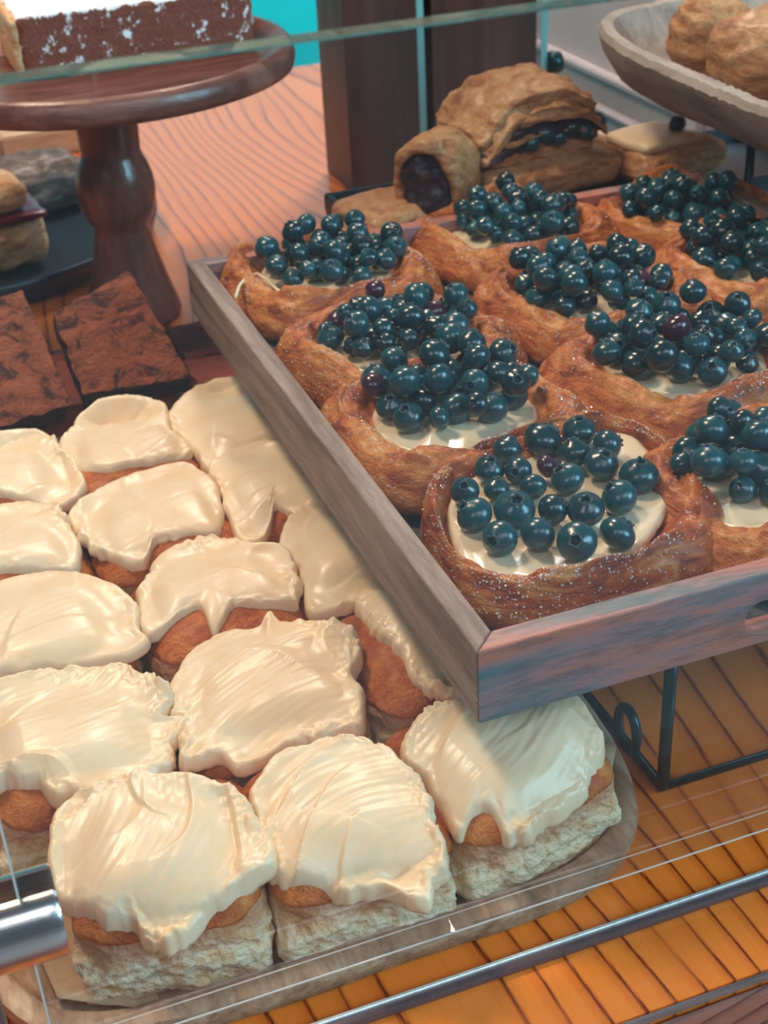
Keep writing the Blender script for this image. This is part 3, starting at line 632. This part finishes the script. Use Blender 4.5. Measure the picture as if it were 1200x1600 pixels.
# pastries ------------------------------------------------------
def danish(label, cx, cy, rot, size, seed, m, outline=None, cream_pts=None, cream_r=.036, squash=1., sugar=260):
    t = thing('blueberry_pastry', label, 'pastry', (cx,cy,.0855), 'blueberry pastries in the wooden tray')
    nth = 200; V = []; F = []
    prof = [(.05,.012),(.40,.013),(.54,.0145),(.60,.017),(.64,.0195),(.68,.0225),(.73,.0245),(.79,.0255),(.84,.0245),(.89,.0215),(.94,.0172),(.98,.012),(1.0,.0075),(.985,.0035),(.95,.001),(.90,0.)]
    if outline:
        ocx, ocy, R = radial_outline([(p[0]-cx, p[1]-cy, p[2]) for p in outline], nth)
        def inner(th):
            best = .03
            for p in cream_pts:
                d = Vector((p[0]-cx-ocx, p[1]-cy-ocy)); a = math.atan2(d.y, d.x); w_ = math.cos(a-th)
                inner.acc.append((w_, d.length))
            inner.acc.sort(reverse=True); q = inner.acc[:3]; inner.acc = []; ww = [max(.001, (x[0]-.75))**3 for x in q]
            return sum(x[1]*y for x, y in zip(q, ww))/sum(ww)
        inner.acc = []; RI = [inner(2*PI*k/nth) for k in range(nth)]
        RI = [sum(RI[(k+j) % nth] for j in range(-6, 7))/13 for k in range(nth)]
    L = len(prof)
    sub = []                                             # resample the profile finely
    for i in range(L-1):
        k = 3
        for j in range(k):
            s = j/k; p0 = prof[max(0,i-1)]; p1 = prof[i]; p2 = prof[i+1]; p3 = prof[min(L-1,i+2)]
            sub.append(tuple(.5*(2*p1[q]+(p2[q]-p0[q])*s+(2*p0[q]-5*p1[q]+4*p2[q]-p3[q])*s*s+(3*p1[q]-p0[q]-3*p2[q]+p3[q])*s**3) for q in (0,1)))
    sub.append(prof[-1])
    for i, (tt, z) in enumerate(sub):
        for k in range(nth):
            th = 2*PI*k/nth; c, s = math.cos(th-rot), math.sin(th-rot)
            if outline: r0 = R[k][0]; hk = 1+.12*N(math.cos(th)*2+3, math.sin(th)*2, seed)
            else:
                n = 3.4; r0 = size*(abs(c)**n+abs(s*squash)**n)**(-1/n)*(1+.05*N(math.cos(th)*1.5+seed, math.sin(th)*1.5)); hk = 1+.22*N(math.cos(th)*1.6, math.sin(th)*1.6, seed+5)
            # four folded flaps: each runs outward and ends in a step over the next
            ph = ((th-rot)/(PI/2)+.62) % 1.0
            flap = (sm(0,.06,ph)*(1-sm(.10,1,ph)*.9))
            sh = .030*flap*sm(.55,.8,tt)*(1-sm(.9,1,tt))
            if outline:
                ti = RI[k]/r0*1.0; g = tt/.60*ti if tt < .60 else ti+(tt-.60)/.40*(1-ti)
                if i > len(sub)-8: g = tt
                rr = r0*(g-sh*.6)
            else: rr = r0*(tt-sh)
            zz = z*(hk if z > .012 else 1) + .0036*(flap-.4)*sm(.58,.8,tt)*(1-sm(.9,1,tt))
            x, y = rr*math.cos(th), rr*math.sin(th)
            on = sm(.55,.68,tt)
            layer = .0019*N(tt*22+2.4*N(math.cos(th)*2.5, math.sin(th)*2.5, seed)+th*1.3, math.cos(th)*2.2+seed, math.sin(th)*2.2)
            if i < len(sub)-8: zz += on*(layer+.0009*fbm((x*120+seed, y*120, 2), 4)+.0022*N(x*38+seed, y*38, 1))
            else: rr *= 1+.02*fbm((th*6, z*200, seed), 2); x, y = rr*math.cos(th), rr*math.sin(th)
            crn = .003*max(0, abs(c*s)*2-.6)*on; zz += crn
            if outline: x += ocx; y += ocy
            V.append((x, y, max(0, zz)))
    n2 = len(sub)
    for i in range(n2-1):
        for k in range(nth): F.append([i*nth+k, i*nth+(k+1) % nth, (i+1)*nth+(k+1) % nth, (i+1)*nth+k])
    F += [list(range(nth)), [(n2-1)*nth+k for k in range(nth)]]
    body = mesh('dough', V, F, m, t)
    # custard
    if cream_pts: cp = [(p[0]-cx, p[1]-cy, p[2]-.0855-.002) for p in cream_pts]; top = .0195
    else:
        cp = [(cream_r*(1+.10*N(math.cos(a)*2, math.sin(a)*2, seed))*math.cos(a), cream_r*.98*(1+.10*N(math.cos(a)*2, math.sin(a)*2, seed+3))*math.sin(a), .0155) for a in [2*PI*i/20 for i in range(20)]]; top = .0215
    spread('custard', cp, M['custard'], t, seed+40, strokes=.0009, rag=.0007, nth=110, nr=36, top=top, low=.0035)
    # sugar crystals lying on the rim
    rnd = random.Random(seed); SV = []; SF = []
    for _ in range(sugar):
        i = rnd.randint(15, min(33, n2-9)); k = int(rnd.random()*nth)
        if N(math.cos(2*PI*k/nth)*2.0, math.sin(2*PI*k/nth)*2.0, seed+9) +.5*N(k*.35, i*.8, seed) < rnd.uniform(-.35,.45): continue
        fa, fb = rnd.random(), rnd.random(); k2 = (k+1) % nth; p = (Vector(V[i*nth+k])*(1-fa)+Vector(V[i*nth+k2])*fa)*(1-fb)+(Vector(V[(i+1)*nth+k])*(1-fa)+Vector(V[(i+1)*nth+k2])*fa)*fb; q = len(SV); s = rnd.uniform(.0003,.0007)
        ax_ = [Vector((rnd.gauss(0,1), rnd.gauss(0,1), rnd.gauss(0,1))).normalized()*s for _ in range(1)][0]; u = ax_.orthogonal().normalized()*s; w_ = ax_.cross(u).normalized()*s
        SV += [p+ax_, p-ax_, p+u, p-u, p+w_, p-w_]
        SF += [[q,q+2,q+4],[q,q+4,q+3],[q,q+3,q+5],[q,q+5,q+2],[q+1,q+4,q+2],[q+1,q+3,q+4],[q+1,q+5,q+3],[q+1,q+2,q+5]]
    if SV: o = mesh('sugar', SV, SF, M['sugar'], t, False); o['kind'] = 'stuff'
    return t
danish('nearest glazed brown pastry in the tray corner, wide custard and few large blueberries', .236, .450, .25, .058, 2, M['pastry_near'], P1, CREAM1, sugar=2600)
SC_ = 1.07
ICING = [[0.1712, 0.7187, 0.109], [0.178, 0.7347, 0.109], [0.1856, 0.7457, 0.109], [0.192, 0.7467, 0.109], [0.1944, 0.7347, 0.109], [0.1951, 0.7197, 0.109], [0.1968, 0.7086, 0.109]]
NAMES = [('second pastry along the left board, white custard showing at its right', .15,.056),
 ('third pastry along the left board, half hidden under its pile of berries', .3,.054),
 ('pastry at the back left corner of the tray, a white icing thread on its rim', .1,.056),
 ('back pastry in the middle column, long strip of custard on its left', .35,.055),
 ('middle column pastry, third from the front, covered by a high berry pile', .2,.054),
 ('middle column pastry behind the nearest one, berries crowding its left side', .3,.057),
 ('front pastry cut by the right edge of the picture, beside the nearest one', .2,.052),
 ('back right pastry below the wooden bowl, flat dark pile of berries', .5,.052),
 ('right-hand pastry cut by the picture edge behind the middle column', .3,.054)]
for i, ((lab, rot, size), (x, y, z)) in enumerate(zip(NAMES, PC)):
    dn = danish(lab, x, y, rot, size*SC_, 11+i, M['pastry'] if i < 7 else M['pastry'], cream_r=.0395, sugar=1100 if i < 6 else 400)
    if i == 2: tube('icing_thread', [(px-x, py-y, pz-.0855) for px, py, pz in ICING], .0009, M['frosting'], dn, 6)
# berries on the nearest pastry, one by one
NL = ['small blueberry at the far left of the nearest pastry, pale with a ring crown','large dark blueberry at the left edge of the nearest pastry','blue blueberry in front on the left, crown turned to the left',
 'largest blueberry near the front left, pale five-pointed crown facing up','dark blueberry second from the left in the front row','round blueberry in the centre behind the front row','large light blue blueberry third in the front row',
 'blueberry with a dark side at the right end of the front row','oval blueberry in the second row right of centre','dark blueberry right of centre, between the front row and the lone right berry',
 'dark blueberry alone at the right on white custard, crown facing up','light blue blueberry at the back right with a clear round crown','small dark blueberry at the back right edge of the heap',
 'rounded blueberry at the very back of the nearest heap','shaded blueberry just in front of the rearmost one','large dark blueberry right beside the purple one','small reddish purple blueberry in the middle of the heap',
 'small flattened blueberry in front of the purple one','large dark blueberry at the back, left of the rearmost','dark blueberry directly left of the purple one','blueberry at the back left of the nearest heap',
 'dark blueberry on the left behind the far left pale one','small dark blueberry tucked behind the largest crowned one']
B1 = [[Vector(b[:3]), b[3]] for b in NEARB]
for it in range(60):
    for i in range(len(B1)):
        for j in range(i):
            d = B1[i][0]-B1[j][0]; s = (B1[i][1]+B1[j][1])*.97
            if d.length < s:
                d = d.normalized()*(s-d.length)*.5; d.z *= 1.2
                if B1[i][0].z < B1[j][0].z-.0001 : pass
                B1[i][0] += d; B1[j][0] -= d
    for b in B1: b[0].z = max(b[0].z, .1055+b[1]*.75)
crowns = {0:(-.3,-.5,.8),2:(-.75,-.55,.3),3:(-.05,-.45,.9),11:(.1,-.4,.9),10:(0,-.1,1),13:(-.1,-.1,1),8:(-.2,-.3,.9),15:(-.6,.1,.8)}
for i, (p, r) in enumerate(B1): put_berry(p, r*1.04, NL[i], 'blueberries on the nearest pastry', True, i == 16, crowns.get(i))
zf = lambda x, y: .0855+.0215
CNT = [40,48,50,48,50,48,27,32,40]
SH = [(.0375,.035,.1),(.038,.033,.2),(.040,.037,0),(.035,.038,0),(.041,.038,.2),(.044,.037,0),(.038,.036,.3),(.036,.032,0),(.035,.042,0)]
WH = ['second left pastry','third left pastry','back left pastry','back middle pastry','third middle pastry','second middle pastry','right front pastry','back right pastry','third right pastry']
ALL = []
for i, ((x, y, z), n, (a, b_, ro)) in enumerate(zip(BC, CNT, SH)):
    for s in pile(x, y, a, b_, ro, n, zf, 70+i, .0070 if i in (0,5,6) else .0065): ALL.append((i, s))
# up to 300 single berries, the farthest ones beyond that joined
ORD = ['first','second','third','fourth','fifth','sixth','seventh','eighth','ninth','tenth','eleventh','twelfth','thirteenth','fourteenth','fifteenth']
def shot(p):
    c = m3.transposed() @ (Vector(p)-Vector((0,0,.41))); return (c.x/-c.z, c.y/-c.z)
LAB = {}
for i in range(len(SH)):
    L = sorted([q[1] for q in ALL if q[0] == i], key=lambda q: shot(q[:3])[1]); k = 0; row = 0
    nrow = 9 if len(L) > 30 else 7; per = max(1, round(len(L)/nrow))
    while k < len(L):
        part = sorted(L[k:k+per], key=lambda q: shot(q[:3])[0]); k += per
        for j, q in enumerate(part): LAB[q] = 'blueberry %s from the left in row %s from the front, %s' % (ORD[j], ORD[row], WH[i])
        row += 1
ALL.sort(key=lambda q: (Vector(q[1][:3])-Vector((0,0,.41))).length/q[1][3])
rest = []
for j, (i, (x, y, z, r)) in enumerate(ALL):
    if j < 300-len(B1): put_berry((x, y, z), r, LAB[(x, y, z, r)], 'blueberries on the '+WH[i], j < 60, rb.random() < .03)
    else: rest.append((x, y, z, r))
V = []; F = []
BV = [v.co.copy() for v in BM.vertices]; BF = [list(p.vertices) for p in BM.polygons]
for (x, y, z, r) in rest:
    th = rb.uniform(0, 2*PI); tilt = rb.uniform(.1, 1.4); q = Vector((math.sin(tilt)*math.cos(th), math.sin(tilt)*math.sin(th), math.cos(tilt))).to_track_quat('Z','Y'); o = len(V)
    V += [q @ (v*r)+Vector((x, y, z)) for v in BV]; F += [[k+o for k in f] for f in BF]
tag(mesh('blueberries', V, F, M['berry']), 'small dark blueberries heaped on the farthest pastries of the tray', 'blueberries', None, 'stuff')
put_berry((.3005,.3915,.0930), .0068, 'single fallen blueberry on the tray beside the handle, right of the nearest pastry', 'fallen blueberry', True)

# ---------------------------------------------------------------- rear tray with turnovers
rt = thing('slate_tray', 'dark slate tray with a raised rim behind the wooden tray', 'tray')
bevbox('slate_floor', (.445,.836,.086), (.33,.110,.006), .002, M['slate'], rt, 3)
for c, d in (((.445,.784,.093),(.33,.005,.012)),((.445,.8885,.093),(.33,.005,.012)),((.2825,.836,.093),(.005,.110,.012)),((.6075,.836,.093),(.005,.110,.012))): sharpbox('rim', c, d, M['slate'], rt, .001)
rs = thing('wire_stand', 'low dark wire stand under the slate tray', 'stand')
for p in ((.30,.795),(.59,.795),(.59,.875),(.30,.875)): tube('upright', [(*p,.002),(*p,.083)], .0025, M['wire'], rs)
tube('wire_frame', [(.30,.795,.0803),(.59,.795,.0803),(.59,.875,.0803),(.30,.875,.0803)], .0025, M['wire'], rs, closed=True)
def blob(name, c, d, rz, m, parent, seed, amp=.003, fr=60, n=18, rr=.6, ridges=0, tilt=0, squ=None):
    r = min(d)*.5*rr; V, F = rbox([x/2 for x in d], r, n); R = Matrix.Rotation(rz, 3, 'Z') @ Matrix.Rotation(tilt, 3, 'Y'); out = []
    for v in V:
        p = v.copy(); nn = p.normalized(); p += nn*amp*fbm((v.x*fr+seed, v.y*fr, v.z*fr), 4)
        p.z *= 1-.25*min(1, (v.x/(d[0]/2))**2*.8+(v.y/(d[1]/2))**2*.5)
        if ridges: p += nn*ridges*math.sin(v.z*420+4*N(v.x*20, v.y*20, seed)+v.x*30)
        if squ: p = squ(p)
        out.append(R @ p+Vector(c))
    return mesh(name, out, F, m, parent)
def turnover(label, c, L, D, H, rz, seed):
    t = thing('turnover', label, 'turnover', c, 'blueberry turnovers on the slate tray', rz)
    def layer(name, a, b_, kx, ky, m, sd, amp, wave=0, n=24):
        V, F = rbox((1,1,1), .25, n); out = []
        for v in V:
            x, y = v.x*L/2*kx, v.y*D/2*ky
            h = H*math.sqrt(max(.03, 1-.80*(x/(L/2))**2-.30*(y/(D/2))**2))
            f = a+(b_-a)*(v.z+1)/2
            zz = H*.10+(h*f) + .004*math.sin(x*38+1)*(1 if wave else 0)
            p = Vector((x, y+.010*(1-f)*0-(.004*math.sin(v.x*3) if wave else 0), zz)); nn = Vector((v.x, v.y, v.z*.6)).normalized()
            out.append(p+nn*(amp*fbm((x*75+sd, y*75, zz*110), 4)+wave*math.sin(zz*900+3*N(x*30, y*30, sd))))
        return mesh(name, out, F, m, t)
    layer('bottom_crust', -.08, .26, .92, .90, M['turnover'], seed, .003)
    layer('filling', .16, .62, .97, .95, M['filling'], seed+1, .0055)
    layer('middle_crust', .40, .50, .72, 1.0, M['turnover'], seed+5, .003)
    layer('top_crust', .56, .84, 1.0, 1.02, M['turnover'], seed+2, .004, .0006)
    layer('outer_crust', .80, 1.04, .95, .86, M['turnover'], seed+3, .004, .0006)
    for i in range(6):
        x = (-.12+.11*i)*L; me = bpy.data.objects.new('berry', BM); C.objects.link(me); me.parent = t; me.location = (x, -D*.45, H*(.34+.10*(i % 2))); me.scale = (.0065,)*3
turnover('large layered turnover lying on top of the others, dark berry filling showing', (.414,.872,.1135), .098, .075, .043, .16, 3)
t = thing('turnover', 'small turnover standing on edge, its open dark berry end facing left', 'turnover', (.322,.812,.090), 'blueberry turnovers on the slate tray', -.80)
def roll_shell():
    V = []; F = []; nu, nv = 72, 30                     # a rolled sheet of pastry: open oval end, closed far end
    prof = [(0,.78,0),(0,.90,0),(.0008,1.0,0),(.002,1.04,0)]+[(.004+.058*(i/22), 1.05*math.sqrt(max(0,1-(i/22)**3.2)), 0) for i in range(1, 23)]
    prof = [(.030,.60,0),(.014,.70,0)]+prof
    for j, (y, r, _) in enumerate(prof):
        for k in range(nu):
            a = 2*PI*k/nu; rr = r*(1+.07*fbm((math.cos(a)*2.5, math.sin(a)*2.5, y*50+3), 4))
            V.append((.0225*rr*math.cos(a)+.002*N(y*60, a), y-.006*math.sin(a)*(1-j/len(prof))+.003*N(a*1.5, y*20, 4), .030+.029*rr*math.sin(a)))
    for j in range(len(prof)-1):
        for k in range(nu): F.append([j*nu+k, j*nu+(k+1) % nu, (j+1)*nu+(k+1) % nu, (j+1)*nu+k])
    F.append([(len(prof)-1)*nu+k for k in range(nu)])
    return mesh('crust', V, F, M['turnover'], t)
roll_shell()
blob('filling', (.0,.010,.030), (.036,.030,.048), 0, M['filling'], t, 22, .005, 110, 18, .95)
t = thing('turnover', 'flat golden turnover lying under the small upright one', 'turnover', (.318,.835,.0885), 'blueberry turnovers on the slate tray', .2)
blob('crust', (0,0,.0105), (.085,.058,.022), 0, M['turnover'], t, 31, .003, 45, 20, .9)
t = thing('turnover', 'golden turnover beneath the large layered one', 'turnover', (.420,.862,.0885), 'blueberry turnovers on the slate tray', .1)
blob('crust', (0,0,.0145), (.105,.075,.029), 0, M['turnover'], t, 33, .003, 45, 20, .9)
t = thing('sugared_pastry', 'pale sugar-dusted pastry with one blueberry on the right of the slate tray', 'pastry', (.510,.850,.0885))
blob('dough', (0,0,.014), (.075,.070,.028), .2, M['pastry_pale'], t, 41, .003, 45, 20, .9)
blob('icing', (-.008,-.006,.0275), (.048,.044,.010), .2, M['frosting'], t, 43, .0015, 60, 12, .9)
put_berry((.518,.838,.1245), .0062, 'single blueberry on the pale sugared pastry at the back', 'blueberry on the sugared pastry')

# ---------------------------------------------------------------- cake stand
PCX, PCY = .1572, .982
cs = thing('cake_stand', 'turned red-brown wooden cake stand under the chocolate cake', 'cake stand', (PCX,PCY,0))
lathe('plate', [(.02,.166),(.105,.169),(.124,.172),(.131,.1745),(.1325,.180),(.131,.187),(.128,.1905),(.124,.1905),(.118,.1865),(.112,.1815),(.02,.181)], M['plate_wood'], cs, 96)
lathe('pedestal', [(.034,0),(.035,.004),(.033,.012),(.0275,.030),(.0225,.05),(.0195,.066),(.0190,.070),(.0225,.074),(.0262,.083),(.0275,.094),(.0268,.104),(.0240,.113),(.0215,.118),(.0205,.122),(.0210,.135),(.0215,.150),(.0235,.1665)], M['stand_wood'], cs, 48)
ck = thing('chocolate_cake', 'block of chocolate cake dusted with powdered sugar on the wooden stand', 'cake', (0,0,0))
def cakebox(name, c, d, m, seed, n=30, amp=.0016):
    V, F = rbox([x/2 for x in d], .004, n); out = []
    for v in V: p = v+Vector(c); out.append(p+v.normalized()*amp*fbm((p.x*120, p.y*120, p.z*120), 4))
    return mesh(name, out, F, m, ck)
cakebox('sponge', (.184,1.003,.2018), (.156,.082,.0395), M['cake'], 1)
tag(cakebox('cut_face', (.1045,1.003,.2010), (.006,.079,.037), M['scone'], 3, 14), 'pale yellow cut face')

# black plate with scones
bp = tag(lathe('black_plate', [(.02,.002),(.15,.002),(.166,.008),(.170,.020),(.1705,.0245),(.168,.0245),(.163,.014),(.150,.010),(.02,.009)], M['black'], None, 96, (.050,1.188,0)), 'round blue-black plate with a raised rim, holding the scones', 'plate')
t = thing('scone', 'pale scone split by a purple jam layer, at the left on the black plate', 'scone', (.085,1.103,.012), 'scones on the black plate', .15)
blob('bottom_half', (0,0,.019), (.062,.055,.040), 0, M['scone'], t, 51, .004, 45, 18, .8)
blob('jam', (.001,0,.0405), (.060,.054,.008), 0, M['jam'], t, 52, .002, 60, 12, .9)
blob('top_half', (-.006,.002,.056), (.054,.050,.028), 0, M['scone'], t, 53, .003, 45, 18, .8)
t = thing('scone', 'dark sugared scone behind the jam one on the black plate', 'scone', (.128,1.225,.010), 'scones on the black plate', .3)
blob('dough', (0,0,.024), (.085,.060,.048), 0, M['dark_scone'], t, 61, .004, 45, 18, .8)
t = thing('scone', 'golden scone end at the left frame edge behind the jam one', 'scone', (.070,1.235,.010), 'scones on the black plate', .1)
blob('dough', (0,0,.024), (.055,.055,.048), 0, M['scone'], t, 63, .004, 45, 18, .8)
cr = thing('wooden_block', 'low beige wooden block behind the black plate', 'block')
sharpbox('board', (.072,1.44,.012), (.098,.06,.024), M['crate'], cr, .002); sharpbox('board', (.1625,1.44,.012), (.080,.06,.024), M['crate'], cr, .002)

# posts, rear glass
tag(bevbox('wooden_post', (.4270,1.195,.35), (.072,.07,.70), .002, M['post'], None, 3), 'dark brown square post left of the bright glass edge', 'post')
tag(bevbox('wooden_post', (.5205,1.195,.35), (.100,.07,.70), .002, M['post'], None, 3), 'dark brown post between the two bright glass edges', 'post')
def rear_glass(x, lab):
    t = thing('rear_glass', lab, 'glass')
    sharpbox('pane', (x,1.105,.25), (.005,.05,.5), M['glass'], t, 0); sharpbox('front_edge', (x,1.0795,.25), (.0055,.001,.5), M['aqua'], t, 0)
    return t
rear_glass(.4285, 'thin upright glass edge between the two dark posts')
g = rear_glass(.5370, 'bright cyan upright glass edge right of the dark posts')
k = lathe('knob', [(.004,-.006),(.0085,-.005),(.0095,0),(.0085,.005),(.004,.006)], M['wire'], g, 24, (0,0,0)); k.rotation_euler = (0,PI/2,0); k.location = (.5465,1.08,.1107)

# ---------------------------------------------------------------- upper right bowl
def bpt(th, s=0.):
    n = 3.0; a, b_ = .105, .200; c, d = math.cos(th), math.sin(th); r = (abs(c/a)**n+abs(d/b_)**n)**(-1/n)+s; return .556+r*c, .712+r*d
board('wooden_bowl', M['bowl_far'], 'pale grey wooden dough bowl raised at the upper right, full of golden rolls', 'bowl', bpt,
      [(-.06,.150,0),(-.035,.151,0),(-.016,.160,0),(-.004,.175,.5),(0,.186,1),(-.003,.190,1),(-.012,.190,1),(-.018,.183,.5),(-.035,.166,0),(-.06,.160,0)])
bs = thing('bowl_stand', 'dark wire stand under the raised wooden bowl', 'stand')
for p in ((.525,.57),(.620,.57),(.620,.76),(.525,.76)): tube('upright', [(*p,.002),(*p,.149)], .003, M['wire'], bs)
tube('wire_frame', [(.525,.57,.147),(.620,.57,.147),(.620,.76,.147),(.525,.76,.147)], .0028, M['wire'], bs, closed=True)
for i, (x, y, s, lab) in enumerate([(.525,.815,.052,'small golden roll at the far tip of the raised bowl'),(.520,.745,.066,'large golden roll in the raised bowl next to the tip'),(.522,.672,.066,'golden roll of the raised bowl cut by the right frame edge'),(.590,.790,.066,'golden roll at the top, deeper in the raised bowl'),(.594,.715,.068,'golden roll deep in the raised bowl behind the large one')]):
    t = thing('golden_roll', lab, 'roll', (x, y, .162), 'golden rolls in the raised bowl', .3*i)
    blob('dough', (0,0,.0265), (s,s*.95,.054), 0, M['turnover'], t, 80+i, .005, 40, 20, .9, .0005)
